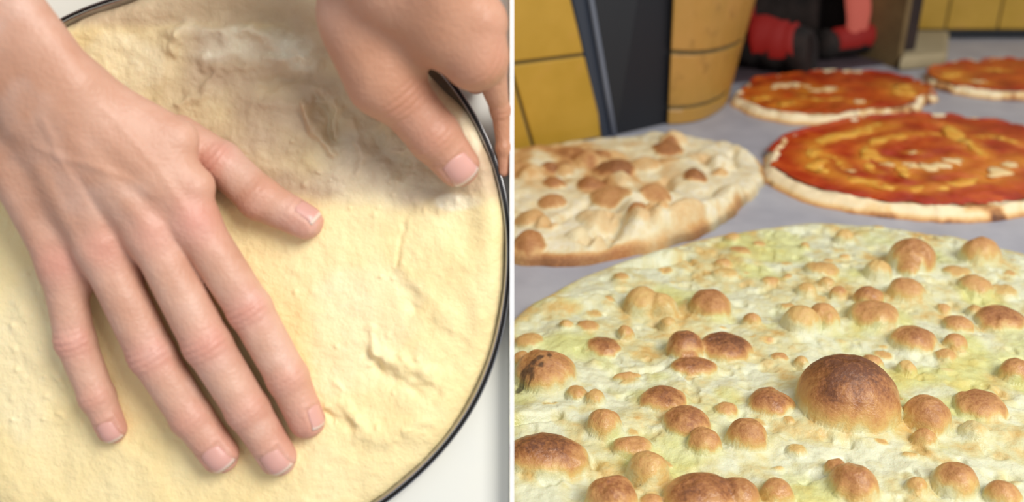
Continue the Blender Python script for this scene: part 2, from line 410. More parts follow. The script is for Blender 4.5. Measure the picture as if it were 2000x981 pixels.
EL = lambda v: PITCH+math.atan((v-490.5)/FPX)
BL = """1007 682 1127 762 .72|975 845 1150 925 .92|1147 920 1245 1003 .8|1145 652 1215 690 .85|1252 750 1342 798 .85|1297 790 1385 850 .8|1345 820 1410 884 .65|1420 815 1498 875 .7
1225 845 1308 942 .5|1195 845 1275 885 .6|1145 795 1215 850 .65|1300 625 1375 700 .85|1365 645 1470 700 .95|1308 692 1400 730 .85|1345 563 1430 615 .72|1218 558 1290 610 .42|1260 560 1325 615 .38|1205 605 1240 655 .5|1287 605 1322 637 .4
1450 605 1485 632 .55|1005 643 1062 675 .5|998 672 1042 712 .55|1090 620 1122 642 .4|1125 620 1172 645 .55|1105 747 1150 778 .5|1140 755 1182 788 .45|1397 780 1443 810 .55|1465 755 1548 810 .8|1300 923 1445 1015 .85|1400 922 1485 1000 .7|1250 960 1300 988 .6
1195 529 1230 545 .45|1395 500 1430 520 .5|1392 518 1445 540 .32|1425 476 1470 497 .6|1180 576 1202 590 .45|1195 719 1255 736 .5|1414 448 1447 466 .42|1470 462 1497 473 .5
1735 472 1822 532 .72|1755 510 1795 537 .6|1878 466 1947 515 .62|1572 505 1640 535 .45|1690 507 1740 542 .35|1600 537 1632 557 .45|1555 548 1595 575 .4|1620 556 1655 580 .6|1575 583 1640 640 .55|1528 592 1600 650 .42|1668 560 1725 600 .75|1662 585 1752 637 .62|1735 542 1803 585 .58
1845 515 1895 540 .45|1875 537 1935 572 .5|1935 550 1985 575 .35|1742 635 1826 686 .75|1847 612 1898 643 .65|1890 590 1922 612 .42|1912 595 1996 642 .82|1845 650 1886 680 .6|1830 679 1868 704 .5|1680 687 1724 722 .55|1558 705 1745 842 1.0
1766 765 1852 842 .7|1785 832 1828 868 .6|1872 760 1960 815 .75|1957 685 2012 740 .65|1612 880 1660 930 .7|1625 888 1712 975 .72|1825 895 1903 970 .68|1928 922 1988 988 .6|1770 920 1810 962 .45|1488 930 1548 975 .65|1507 681 1540 698 .55|1552 690 1580 710 .42
1830 588 1857 605 .5|1752 700 1790 728 .35|1880 820 1930 855 .25|1535 862 1575 887 .35|1762 877 1795 893 .3|1530 810 1552 825 .4|1630 437 1667 470 .35|1563 465 1582 478 .45|1639 487 1664 499 .42|1705 435 1728 447 .32|1845 447 1877 461 .25|1488 533 1525 550 .5|1528 528 1547 537 .5"""
def parse_blisters(txt):
    out = []
    for q in txt.replace('\n', '|').split('|'):
        x0, y0, x1, y1, tone = map(float, q.split())
        w_ = (x1-x0)/2; hh = y1-y0
        v = y1-0.4*hh
        se, ce = math.sin(EL(v)), math.cos(EL(v))
        asp = 1.0
        if hh < 2.15*w_*se:
            asp = max(0.42, hh*0.43/(w_*se)); 
        dp = w_*se*asp
        U = max(hh-dp, dp*1.02); hp = math.sqrt(max(U*U-dp*dp, 0))/ce
        hp = min(max(hp, 0.30*w_), 0.95*w_)
        c = ground((x0+x1)/2, y1-dp, 0.013); sc_ = np.linalg.norm(c-CAM)/FPX
        out.append((c[0], c[1], w_*sc_, w_*sc_*asp, hp*sc_, tone))
    return out
BLIST = parse_blisters(BL)
_r = np.random.RandomState(12)
for _ in range(400):                                   # the loaf goes on blistering beyond the frame
    a_, r_ = _r.rand()*2*math.pi, math.sqrt(_r.rand())*0.24; bx_, by_ = 0.272+r_*math.cos(a_), 0.514+r_*math.sin(a_)
    dv = np.array([bx_, by_, 0])-CAM; dz = dv@FWD; pu, pv = 1000+FPX*dv[0]/dz, 490.5-FPX*(dv@UPV)/dz
    if (pv > 1090 or pu > 2110) and len(BLIST) < 150:
        R0 = _r.uniform(0.005, 0.017)
        if all(math.hypot(bx_-b[0], by_-b[1]) > 0.9*(R0+b[2]) for b in BLIST): BLIST.append((bx_, by_, R0, R0*_r.uniform(.7, 1), R0*_r.uniform(.4, .75), _r.uniform(.45, .85)))

def front_height(x, y, rho, th):
    base = 0.0036*fbm(x*22, y*22, 3, 3)+0.0020*fbm(x*60, y*60, 9, 3)-0.002*sstep(0.25, 0.6, fbm(x*90, y*90, 13, 2))+0.0006*fbm(x*190, y*190, 12, 2)
    toast = np.clip(0.10+0.26*fbm(x*34, y*34, 21, 4)+0.2*fbm(x*110, y*110, 23, 3), 0, 0.42)
    oil = sstep(0.15, 0.6, fbm(x*26, y*26, 31, 3)+0.1)*0.6
    best = np.zeros_like(x); ident = np.full(len(x), -1); tv = np.zeros_like(x)
    for i, (cx, cy, rx, ry, h, tone) in enumerate(BLIST):
        near = np.where((np.abs(x-cx) < rx*1.7) & (np.abs(y-cy) < ry*1.7+0.004))[0]
        if not len(near): continue
        xx, yy = x[near], y[near]; R0 = max(rx, ry)
        wx = 0.11*rx*fbm(xx/R0*1.3+i, yy/R0*1.3, 40+i, 2); wy = 0.11*ry*fbm(xx/R0*1.3, yy/R0*1.3+i, 90+i, 2)
        q = np.hypot((xx-cx+wx)/rx, (yy-cy+wy)/ry)
        dome = 1.08*h*np.clip(1-q*q, 0, 1)**0.56*(1+0.07*fbm(xx/R0*2.2, yy/R0*2.2, 7+i, 2)) + 0.16*h*np.exp(-np.clip(q-0.85, 0, 9)**2/0.10)
        lf = np.clip(1-q*q, 0, 1)**0.5+0.34*fbm(xx/R0*2.2, yy/R0*2.2+5, 60+i, 3)
        tl = np.clip(tone*1.0*(0.60+0.40*sstep(0.3, 1.0, lf))*(0.22+0.78*sstep(0.12, 0.62, lf+0.25*(tone-0.5)))*sstep(-0.4, 0.2, lf-np.clip(q-1, 0, 9)*1.6), 0, 1)*sstep(1.5, 0.95, q+0.3*fbm(xx/R0*2, yy/R0*2, 33+i, 2))
        up = dome > best[near]
        ii = near[up]; best[ii] = dome[up]
        tv[near] = np.maximum(tv[near], tl)
        ins = up & (q < 1.0); ident[near[ins]] = i
        ident[near[up & (q >= 1.0)]] = -1
    # small random bubbles and scorched freckles
    rg = np.random.RandomState(4)
    for i in range(150):
        a = rg.rand()*2*math.pi; r_ = math.sqrt(rg.rand())*0.25; cx, cy = FC[0]+r_*math.cos(a), FC[1]+r_*math.sin(a)
        R0 = rg.uniform(0.003, 0.008); near = np.where((np.abs(x-cx) < R0*1.6) & (np.abs(y-cy) < R0*1.6))[0]
        q = np.hypot((x[near]-cx)/R0, (y[near]-cy)/(R0*rg.uniform(.5, 1)))+0.25*fbm(x[near]*300, y[near]*300, i, 2)
        d = R0*rg.uniform(.1, .4)*np.clip(1-q*q, 0, 1)
        ok = ident[near] < 0
        best[near] = np.where(ok, np.maximum(best[near], d), best[near]); tv[near] = np.maximum(tv[near], ok*rg.uniform(.12, .5)*sstep(1.0, 0.3, q))
    # folds and creases near the rim (pixel polylines)
    for pts, wd, amp in CREASES:
        G = [ground(u, v, 0.012)[:2] for u, v in pts]; d = poly_dist(x, y, G)
        base = base+amp*np.exp(-(d/wd)**2)
    char_shade = np.zeros_like(x)
    for u, v, r_ in ((1030, 730, 13), (1050, 718, 13), (1016, 738, 9), (1070, 712, 9), (1640, 433, 8), (1652, 433, 6)):
        g = ground(u, v, 0.02 if v > 600 else 0.01); s_ = np.linalg.norm(g-CAM)/FPX*r_
        char_shade = np.maximum(char_shade, 0.8*sstep(1.1, 0.3, np.hypot(x-g[0], (y-g[1])*0.7)/s_+1.3*fbm(x*330, y*330, 3, 3)))
    oil = np.maximum(oil, 0.75*np.exp(-(np.hypot((x-OILP[0])/0.028, (y-OILP[1])/0.018))**4))*(1-sstep(.1, .3, tv))
    toast = np.maximum(toast*(1-0.3*sstep(.2, .6, tv)), tv)
    rimt = sstep(0.93, 1.0, rho)
    return base*(1-0.6*sstep(.0, .004, best))+best, {'toast': np.clip(toast+0.12*rimt, 0, 1), 'oil': oil, 'char': char_shade, 'id': ident}
def poly_dist(x, y, G):
    d = np.full(np.shape(x), 1e9)
    for (ax, ay), (bx, by) in zip(G[:-1], G[1:]):
        ex, ey = bx-ax, by-ay; t_ = np.clip(((x-ax)*ex+(y-ay)*ey)/(ex*ex+ey*ey), 0, 1)
        d = np.minimum(d, np.hypot(x-ax-t_*ex, y-ay-t_*ey))
    return d
OILP = ground(1110, 668, 0.013)
CREASES = [(((1060, 576), (1120, 578), (1180, 574)), 0.004, -0.006), (((1050, 585), (1110, 590), (1170, 586)), 0.012, 0.006), (((1210, 512), (1290, 514), (1340, 502)), 0.004, -0.006), (((1240, 500), (1300, 500)), 0.012, 0.005),
           (((1195, 722), (1250, 722), (1300, 712)), 0.0025, -0.004), (((1005, 825), (1060, 815), (1090, 808)), 0.0025, -0.006), (((1010, 815), (1080, 800)), 0.01, 0.004), (((1120, 905), (1160, 895)), 0.004, -0.004),
           (((1520, 440), (1570, 446)), 0.004, -0.004), (((1340, 500), (1352, 514)), 0.002, -0.003)]
FC, FR = fit_outline([(955, 980), (945, 900), (945, 800), (955, 700), (975, 640), (1005, 592), (1050, 567), (1100, 548), (1170, 518), (1240, 492), (1330, 468), (1400, 448), (1480, 436), (1560, 425), (1640, 420), (1720, 428), (1800, 440), (1880, 455), (1960, 475), (1992, 487)], 0.012)

def build_bread(name, n, c, rfun, hfun, mt, label, cat, seed, edge_h, split=True, rough=0.004, blister_label=None):
    V, Fq, rim, at, n = disc_mesh(n, c, rfun, hfun, edge_h, seed, rough)
    N = grid_normals(V, n)
    if N[:, 2].mean() < 0: N = -N; Fq = Fq[:, ::-1]
    root = empty(name, (c[0], c[1], 0.0)); tag(root, label, cat)
    ident = at.pop('id')
    fid = ident[Fq]; same = (fid == fid[:, :1]).all(1); fid = np.where(same & split, fid[:, 0], -1)
    def sub(nm, faces, smooth_n):
        used, inv = np.unique(faces, return_inverse=True)
        return mesh_obj(nm, V[used], inv.reshape(faces.shape), mt, root, True, N[used], {k: v[used] for k, v in at.items()})
    sub('crust', Fq[fid < 0], N)
    for i in np.unique(fid[fid >= 0]):
        f = Fq[fid == i]
        if len(f) > 12: sub('blister', f, N)
    bot = V[rim].copy(); bot[:, 2] = 0.0
    ring = np.concatenate([V[rim], bot]); m = len(rim)
    Fs = [(i, (i+1) % m, m+(i+1) % m, m+i) for i in range(m)]+[tuple(range(m, 2*m))]
    rg = np.full(2*m, 0.6)
    mesh_obj('underside', ring, Fs, mt, root, False, None, {'toast': rg, 'oil': rg*0, 'char': rg*0})
    return root
build_bread('flatbread', 560, FC, FR, front_height, M_WHITEBREAD, 'large pale flatbread covered in brown blisters, nearest on the counter', 'bread', 5, 0.010)

# second flatbread, folded and scorched, against the yellow wall
LCN, LR = fit_outline([(1100, 283), (1180, 270), (1300, 258), (1390, 275), (1450, 285), (1482, 310), (1480, 350), (1445, 395), (1400, 428), (1300, 464), (1200, 486), (1100, 506), (1010, 513)], 0.010, (0, 0.004), 0.3)
LB = """1165 275 1238 340 .78|1128 320 1180 368 .68|1060 305 1095 330 .72|1062 325 1105 362 .66|1085 305 1125 335 .4|1280 275 1335 300 .7|1290 255 1340 285 .3|1335 330 1380 358 .75|1268 305 1322 325 .42|1160 360 1235 400 .55|1250 360 1308 398 .55|1055 365 1105 400 .55|1005 400 1065 440 .42|1000 440 1062 485 .6|1225 385 1260 430 .6|1260 385 1320 440 .38|1225 415 1290 455 .3|1280 380 1370 440 .3|1130 380 1205 445 .28|1140 430 1190 480 .25|1120 285 1170 320 .5|1010 300 1060 345 .32|1230 300 1290 330 .35|1370 285 1430 330 .1|1400 340 1465 390 .15|1300 420 1385 460 .25|1340 290 1400 320 .3|1380 322 1420 345 .4|1040 410 1090 450 .35|1180 330 1240 365 .3|1110 440 1150 470 .2|1420 380 1455 410 .4"""
LBL = []
for cx, cy, rx, ry, h, tn in parse_blisters(LB):
    LBL.append((cx, cy, rx, max(ry, 0.75*rx), min(0.72*h, 0.010), tn))
LCR = [(((1068, 448), (1112, 415)), 0.005, -0.009), (((1150, 475), (1185, 448), (1190, 432)), 0.005, -0.009), (((1170, 490), (1200, 455), (1216, 428)), 0.005, -0.009), (((1145, 395), (1110, 420)), 0.005, -0.006),
       (((1300, 350), (1306, 378)), 0.005, -0.008), (((1375, 315), (1390, 340)), 0.005, -0.008), (((1220, 430), (1238, 395)), 0.010, 0.009), (((1238, 455), (1262, 420), (1290, 450)), 0.010, 0.009),
       (((1290, 455), (1340, 430), (1400, 400)), 0.012, 0.008), (((1420, 285), (1475, 305)), 0.012, 0.006), (((1260, 440), (1300, 420)), 0.005, -0.006), (((1430, 300), (1436, 325)), 0.004, -0.006)]
def left_height(x, y, rho, th):
    base = 0.005*fbm(x*22, y*22, 53, 2)+0.006*(0.3-np.abs(fbm(x*15+4, y*15, 57, 2)))+0.0012*fbm(x*80, y*80, 59, 2)
    best = np.zeros_like(x); ident = np.full(len(x), -1); tv = np.zeros_like(x)
    for i, (cx, cy, rx, ry, h, tone) in enumerate(LBL):
        R0 = max(rx, ry)
        q = np.hypot((x-cx)/(1.15*rx)+0.2*fbm(x/R0*.8, y/R0*.8, 140+i, 2), (y-cy)/(1.25*ry)+0.2*fbm(x/R0*.8, y/R0*.8, 190+i, 2))
        dome = 1.1*h*np.clip(1-q*q, 0, 1)**0.9
        tl = np.clip(tone*1.1*sstep(-0.1, 0.7, np.clip(1-q*q, 0, 1)**.5+0.3*fbm(x/R0*2, y/R0*2, 160+i, 3)), 0, 1)
        up = dome > best; best = np.where(up, dome, best); ident = np.where(up & (q < 1), i, ident); tv = np.maximum(tv, tl)
    for pts, wd, amp in LCR:
        d = poly_dist(x, y, [ground(u, v, 0.012)[:2] for u, v in pts]); base = base+amp*np.exp(-(d/wd)**2)
    toast = np.clip(0.08+0.16*fbm(x*24, y*24, 71, 4), 0, 1)
    gB = ground(1130, 325, 0.01); reg = np.exp(-(((x-gB[0])/0.10)**2+((y-gB[1])/0.12)**2))
    toast = np.maximum(toast, reg*np.clip(0.42+0.85*fbm(x*36, y*36, 73, 3), 0, 0.85))
    rimt = sstep(0.93, 0.99, rho)*np.clip(0.42+0.5*fbm(np.cos(th)*4, np.sin(th)*4, 77, 3), 0, 1)
    return base+best, {'toast': np.clip(np.maximum(np.maximum(toast, tv), rimt), 0, 1), 'oil': 0*x, 'char': 0.65*sstep(0.975, 1.0, rho)*np.clip(0.6+0.8*fbm(np.cos(th)*5, np.sin(th)*5, 88, 2), 0, 1), 'id': ident}  # rim toast and char also paint in the bread's contact shadow
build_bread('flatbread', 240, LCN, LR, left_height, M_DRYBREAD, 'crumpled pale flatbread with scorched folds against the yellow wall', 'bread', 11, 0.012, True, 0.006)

# pizzas
def sauce_material():
    m = mat('tomato_sauce', None, 0.35); t = NT(m)
    c = t.ramp(t.noise(26, 5, 0.6), [(0.30, lin(140, 30, 10)), (0.5, lin(174, 48, 16)), (0.70, lin(204, 86, 26))])
    c = t.mix(t.math('MULTIPLY', t.attr('oil'), 0.8), c, lin(224, 142, 46)); t.base(c)
    t.bump(t.noise(120, 4), 0.0016, 0.7); return m
M_SAUCE = sauce_material()
M_CHEESE = plain_noise('melted_cheese', lin(224, 140, 40), lin(240, 190, 84), 60, 0.35, 0.0006, 200, Subsurface_Weight=0.1, Subsurface_Scale=0.003)
M_PALECHEESE = plain_noise('pale_cheese', lin(240, 200, 130), lin(250, 228, 180), 60, 0.35, 0.0006, 200)
M_CRUST = bread_material('pizza_crust', [(0.0, lin(246, 228, 190)), (0.3, lin(236, 200, 140)), (0.6, lin(196, 136, 80)), (1.0, lin(96, 56, 36))], False)
def pizza(label, outline, sauce_in, streaks, seed, oilk, z0=0.008, back=0.0):
    c, rf = fit_outline(outline, z0, (0.7*back, 1.3*back), 0.35)
    root = empty('pizza', (c[0], c[1], 0)); tag(root, label, 'pizza', 'pizzas on the counter')
    def hf(x, y, rho, th):
        rimw = np.exp(-((rho-0.945)/0.045)**2)
        z = 0.005*rimw*(1+0.9*fbm(np.cos(th)*7, np.sin(th)*7, seed, 3))+0.0015*fbm(x*40, y*40, seed+1, 3)
        tt = np.clip(0.05+sstep(0.0, 0.7, fbm(x*40, y*40, seed+2, 3))*0.8+0.6*sstep(.975, 1.0, rho), 0, 1)
        return z, {'toast': tt, 'oil': 0*x, 'char': sstep(.4, .8, fbm(x*50, y*50, seed+5, 2))*0.5}
    V, Fq, rim, at, n = disc_mesh(150, c, rf, hf, 0.0085, seed, 0.008, 0.012)
    N = grid_normals(V, n)
    if N[:, 2].mean() < 0: Fq = Fq[:, ::-1]
    m = len(rim); bot = V[rim].copy(); bot[:, 2] = 0; V2 = np.concatenate([V, bot]); b0 = len(V)
    side = np.array([(rim[(i+1) % m], rim[i], b0+i, b0+(i+1) % m) for i in range(m)])
    ex = {k: np.concatenate([v, np.full(m, 0.5 if k == 'toast' else 0.0)]) for k, v in at.items()}
    mesh_obj('crust', V2, np.concatenate([Fq, side]), M_CRUST, root, True, None, ex)
    # sauce layer
    a, b, rho, Fq, rim = disc_grid(110); th = np.arctan2(b, a)
    R = rf(th)*(sauce_in(th)+0.07*fbm(np.cos(th)*9, np.sin(th)*9, seed+9, 3)); x, y = a*R, b*R
    base = np.interp(R*rho/rf(th), [0, .9, .945, 1], [0.009, 0.0095, 0.0135, 0.006])
    z = base+0.0016*np.sqrt(np.clip(1-rho**12, 0, 1))+0.0022*fbm(x*60, y*60, seed+4, 3)*(1-rho**8)+0.0008*(1-rho**6)
    V = np.stack([x, y, z], 1); N = grid_normals(V, 110)
    if N[:, 2].mean() < 0: Fq = Fq[:, ::-1]
    halo = np.zeros_like(x)
    for pts, wd, pale in streaks:
        G = [ground(u, v, 0.012)[:2]-c for u, v in (pts if len(pts) > 1 else (pts[0], (pts[0][0]+1, pts[0][1])))]
        halo = np.maximum(halo, np.exp(-(poly_dist(x, y, G)/(1.5*wd))**2*(1+0.7*fbm(x*50, y*50, seed+8, 2))))
    mesh_obj('sauce', V, Fq, M_SAUCE, root, True, None, {'oil': np.clip(0.95*halo+0.3*oilk(x, y)+0.3*fbm(x*30, y*30, seed+6, 3), 0, 1)})
    for k_, (pts, wd, pale) in enumerate(streaks):
        G = np.array([ground(u, v, 0.012)[:2] for u, v in pts]); nn = max(6, 5*len(pts))
        if len(pts) == 1: G = np.array([G[0]-[wd*.5, 0], G[0]+[wd*.5, 0.0]]); nn = 7
        t_ = np.linspace(0, 1, len(G)); q = np.linspace(0, 1, nn)
        P = np.stack([np.interp(q, t_, G[:, 0]), np.interp(q, t_, G[:, 1])], 1)
        for _ in range(3): P[1:-1] = (P[:-2]+2*P[1:-1]+P[2:])/4
        P += 0.004*np.stack([vnoise(q*nn*0.8, 0*q, seed+k_), vnoise(q*nn*0.8, 0*q+9, seed+k_)], 1)
        rad = wd*(0.72+0.6*vnoise(q*nn*0.6, 0*q+3, seed+k_+5))*np.sqrt(np.clip(1-(2*q-1)**6, 0.05, 1))
        P3 = np.c_[P-c, np.full(nn, 0.0118)+0.0010*vnoise(q*9, q*0, k_)]
        tube('cheese_streak', P3, rad, M_PALECHEESE if pale else M_CHEESE, root, 10, 0.13)
    return root
one = lambda k: (lambda th: 0*th+k)
pizza('large red tomato pizza with swirled cheese rings, nearest of the pizzas', [(1490, 300), (1520, 280), (1600, 250), (1700, 232), (1800, 225), (1900, 228), (1990, 240), (2060, 280), (2080, 325), (1490, 330), (1520, 362), (1600, 388), (1700, 407), (1800, 417), (1900, 415), (1992, 402)], lambda th: 0.96-0.065*np.exp(-((th+1.9)/0.9)**2), [
    (((1750, 242), (1700, 255), (1640, 265), (1595, 280), (1583, 300), (1590, 325), (1620, 338), (1660, 350), (1720, 358)), 0.0085, 0), (((1660, 352), (1720, 364), (1790, 369), (1860, 362), (1920, 350)), 0.008, 0),
    (((1840, 262), (1770, 262), (1715, 275), (1692, 293), (1700, 307), (1740, 315), (1765, 330), (1775, 345)), 0.008, 0), (((1765, 323), (1810, 328), (1855, 320), (1875, 310)), 0.011, 1),
    (((1925, 305), (1905, 288), (1880, 274), (1850, 246)), 0.009, 0), (((1932, 345), (1960, 328), (1998, 315)), 0.013, 1), (((1905, 268), (1950, 268), (1990, 282)), 0.007, 0), (((1612, 300), (1640, 312), (1655, 332)), 0.006, 0),
    (((1655, 262), (1720, 240)), 0.007, 0), (((1600, 292), (1606, 322)), 0.008, 0), (((1775, 298), (1786, 298)), 0.006, 1), (((1730, 320), (1742, 321)), 0.007, 1), (((1660, 333), (1664, 334)), 0.005, 1), (((1880, 275), (1890, 280)), 0.008, 1), (((1690, 300), (1682, 318), (1710, 335)), 0.006, 0)],
    31, lambda x, y: 0.25*np.cos(np.hypot(x, y)*90))
pizza('tomato pizza with a broad white front rim, just before the oven mouth', [(1420, 205), (1450, 180), (1540, 152), (1640, 146), (1740, 150), (1820, 170), (1825, 185), (1790, 205), (1700, 225), (1580, 238), (1480, 230)], lambda th: 0.94-0.12*np.exp(-((th+1.75)/0.8)**2), [
    (((1500, 172), (1545, 165), (1580, 168)), 0.010, 1), (((1575, 178), (1600, 175), (1635, 173)), 0.010, 1), (((1750, 165), (1765, 172), (1760, 185)), 0.016, 0), (((1470, 195), (1500, 188)), 0.010, 0), (((1520, 205), (1545, 200)), 0.010, 0), (((1670, 198), (1682, 198)), 0.008, 1), (((1560, 190), (1600, 196), (1640, 192)), 0.006, 0)],
    47, lambda x, y: 0.55-3.5*x, back=0.012)
pizza('small tomato pizza farthest right, near the wall', [(1808, 145), (1850, 128), (1900, 121), (1990, 117), (1830, 165), (1900, 180), (1992, 185), (2060, 165), (2070, 140)], lambda th: 0.95-0.10*np.exp(-((th+1.6)/0.8)**2), [
    (((1850, 150), (1870, 142)), 0.012, 0), (((1890, 158), (1920, 160)), 0.010, 1), (((1930, 135), (1960, 138)), 0.009, 0)], 61, lambda x, y: 0.3-2*x)

# ------------------------------------------------------------------ tilted worktop with pan and dough (left side)
wt = empty('worktop', frame=BOARD); tag(wt, 'white tilted worktop under the round steel pan', 'table')
HX = DL/FPX
V, Fs = box(-0.345, -0.0012, -0.127, 0.135, -0.012, 0.0); bevel(mesh_obj('panel', V, Fs, M_TABLE, wt, False), 0.0008)
V, Fs = box(-0.00094, 0.00094, -0.127, 0.135, -0.012, 0.012); mesh_obj('raised_edge', V, Fs, M_EDGE, wt, False)
inv = BOARD.inverted()
for xx in (-0.09, -0.30):
    a = np.array(BOARD @ Vector((xx, 0.05, -0.012))); b = np.array([xx, a[1]+0.16, 0.0004]); d_ = np.array([0.012, 0, 0]); e_ = np.array([0, 0.014, 0])
    prism('prop_leg', [np.array(inv @ Vector(p)) for p in (b-d_-e_, b+d_-e_, b+d_+e_, b-d_+e_)], [np.array(inv @ Vector(p)) for p in (a-d_-e_+[0, .012, 0], a+d_-e_+[0, .012, 0], a+d_+e_+[0, .012, 0], a-d_+e_+[0, .012, 0])], M_TABLE, wt)
    a = np.array(BOARD @ Vector((xx, -0.119, -0.008))); b = a.copy(); b[2] = 0.0004
    prism('foot_block', [np.array(inv @ Vector(p)) for p in (b-d_-e_*.4, b+d_-e_*.4, b+d_+e_, b-d_+e_)], [np.array(inv @ Vector(p)) for p in (a-d_-e_*.4, a+d_-e_*.4, a+d_+e_, a-d_+e_)], M_TABLE, wt)

PC = L(420, 500, 0.009)
def polar(pts, sm=8):                                  # outline through photo points -> radius table round PC
    dp = np.array([L(u, v, 0.009)[:2] for u, v in pts])-PC[:2]
    a_ = np.arctan2(dp[:, 1], dp[:, 0]); r_ = np.hypot(dp[:, 0], dp[:, 1]); o_ = np.argsort(a_); a_, r_ = a_[o_], r_[o_]
    R_ = np.interp(tt, np.r_[a_-2*math.pi, a_, a_+2*math.pi], np.r_[r_, r_, r_])
    kern = np.exp(-(np.arange(-40, 41)/sm)**2)
    return np.convolve(np.r_[R_[-81:-1], R_, R_[1:81]], kern/kern.sum(), 'same')[80:-80]
tt = np.linspace(-math.pi, math.pi, 721)
PANP = [(112, 46), (165, 20), (230, 0), (330, -28), (470, -42), (620, -18), (760, 50), (880, 160), (955, 290), (986, 400), (993, 470), (990, 560), (976, 650), (946, 745), (903, 825), (845, 895), (740, 985), (620, 1050), (460, 1100), (250, 1115), (60, 1060), (-90, 940), (-185, 770), (-205, 580), (-165, 380), (-80, 210), (20, 110)]
RP = polar(PANP, 12)
pan = empty('round_pan', frame=BOARD); tag(pan, 'round steel pan with thin rolled rim under the raw dough', 'pan')
def ring_sweep(name, prof, mt, parent, seg=300):        # profile (offset from the pan outline, height) swept round it
    n_ = len(prof); A = np.linspace(-math.pi, math.pi, seg, endpoint=False); V = []
    for a_ in A:
        r_ = np.interp(a_, tt, RP)
        for o_, z_ in prof:
            q_ = (r_+o_) if o_ > -0.05 else 0.0005
            V.append((PC[0]+q_*math.cos(a_), PC[1]+q_*math.sin(a_), z_))
    Fq = np.array([(i*n_+j, ((i+1) % seg)*n_+j, ((i+1) % seg)*n_+j+1, i*n_+j+1) for i in range(seg) for j in range(n_-1)])
    return mesh_obj(name, V, Fq, mt, parent)
ring_sweep('pan_base', [(-1, 0.001), (-0.04, 0.001), (-0.006, 0.001), (-0.0035, 0.0018), (-0.002, 0.004), (-0.0009, 0.0085), (-0.0003, 0.0085), (-0.0015, 0.003), (-0.0035, 0.0004), (-1, 0.0004)], M_STEEL, pan)
ring_sweep('rolled_rim', [(0.0002+0.0006*math.cos(a), 0.0092+0.0006*math.sin(a)) for a in np.linspace(0, 2*math.pi, 11)], M_DARKSTEEL, pan)
ring_sweep('rim_bead', [(0.0012+0.0004*math.cos(a), 0.0088+0.0004*math.sin(a)) for a in np.linspace(0, 2*math.pi, 9)], M_STEEL, pan)
RDo = polar([(125, 54), (172, 28), (235, 8), (330, -20), (470, -34), (620, -10), (740, 58), (810, 120), (866, 178), (905, 210), (936, 260), (956, 310), (970, 360), (981, 420), (984, 480), (980, 560), (966, 645), (936, 735), (895, 815), (838, 885), (734, 976), (614, 1042), (460, 1092), (250, 1107), (62, 1052), (-84, 934), (-178, 768), (-198, 580), (-158, 383), (-74, 215), (26, 116)], 6)
RD = np.minimum(RDo+0.0008, RP-0.0009)
n = 430
a, b, rho, Fq, rim = disc_grid(n); th = np.arctan2(b, a)
Rr = np.interp(th, tt, RD)+0.0007*fbm(np.cos(th)*9, np.sin(th)*9, 5, 3)
x, y = a*Rr, b*Rr; X, Y = x+PC[0], y+PC[1]
def LX(*pts): return [L(u, v, 0.008)[:2] for u, v in pts]
h = 0.0065+0.0018*fbm(x*30, y*30, 201, 3)+0.0005*fbm(x*110, y*110, 203, 3)
up_rough = sstep(0.0, 1.0, (L(0, 330, .008)[1]*0+Y-L(0, 430, .008)[1])/0.03)
h += up_rough*0.0006*fbm(x*160, y*160, 207, 3)
# raised wall of dough round the upper and right rim
edge = sstep(0.86, 0.97, rho)*sstep(-0.2, 0.5, b+0.15*a); h += 0.0055*edge
MARK = [  # polyline, width, amplitude (dents negative, ridges positive)
    (((598, 205), (612, 245), (650, 298)), 0.0012, 0.0032), (((625, 200), (648, 225), (645, 262)), 0.0022, -0.0022), (((632, 170), (655, 190), (652, 260)), 0.0014, 0.0030), (((600, 200), (640, 196)), 0.0012, 0.0022),
    (((340, 75), (370, 62), (430, 58), (520, 70), (600, 108)), 0.003, 0.0022), (((330, 95), (345, 82)), 0.002, 0.002), (((520, 118), (625, 120)), 0.0012, 0.0014), (((430, 130), (560, 128)), 0.0015, 0.0012),
    (((400, 120), (425, 145), (395, 190), (350, 210)), 0.0016, 0.0013), (((500, 165), (610, 155)), 0.002, -0.0010), (((500, 205), (600, 205)), 0.0016, 0.0009),
    (((740, 250), (760, 230), (800, 235)), 0.0012, 0.0018), (((765, 300), (800, 290), (820, 300)), 0.0012, 0.0018), (((690, 240), (705, 300), (700, 340)), 0.0014, 0.0014), (((735, 265), (745, 300), (780, 320)), 0.003, -0.002),
    (((805, 405), (785, 440), (775, 520)), 0.0009, -0.0011), (((765, 530), (800, 570), (812, 600)), 0.0028, -0.0020), (((790, 540), (830, 590), (880, 630)), 0.0045, 0.0018),
    (((720, 700), (745, 730), (800, 745), (850, 770)), 0.0026, -0.0022), (((730, 690), (770, 715), (840, 735)), 0.0025, 0.0022), (((640, 795), (668, 790), (690, 820)), 0.0016, 0.0024), (((650, 810), (680, 835)), 0.0022, -0.0020),
    (((700, 840), (760, 850), (830, 830)), 0.004, 0.0012), (((860, 640), (890, 690), (870, 740)), 0.005, -0.0014), (((720, 640), (735, 680), (720, 715)), 0.0012, 0.0014), (((780, 690), (800, 715)), 0.001, 0.0016), (((650, 750), (665, 760)), 0.0012, 0.0012),
    (((840, 480), (900, 520), (930, 600)), 0.006, 0.0016), (((100, 640), (130, 720), (150, 780)), 0.0016, 0.0016), (((40, 600), (60, 700)), 0.003, 0.001), (((115, 730), (125, 760)), 0.0012, 0.0018), (((640, 860), (600, 940)), 0.008, 0.0012)]
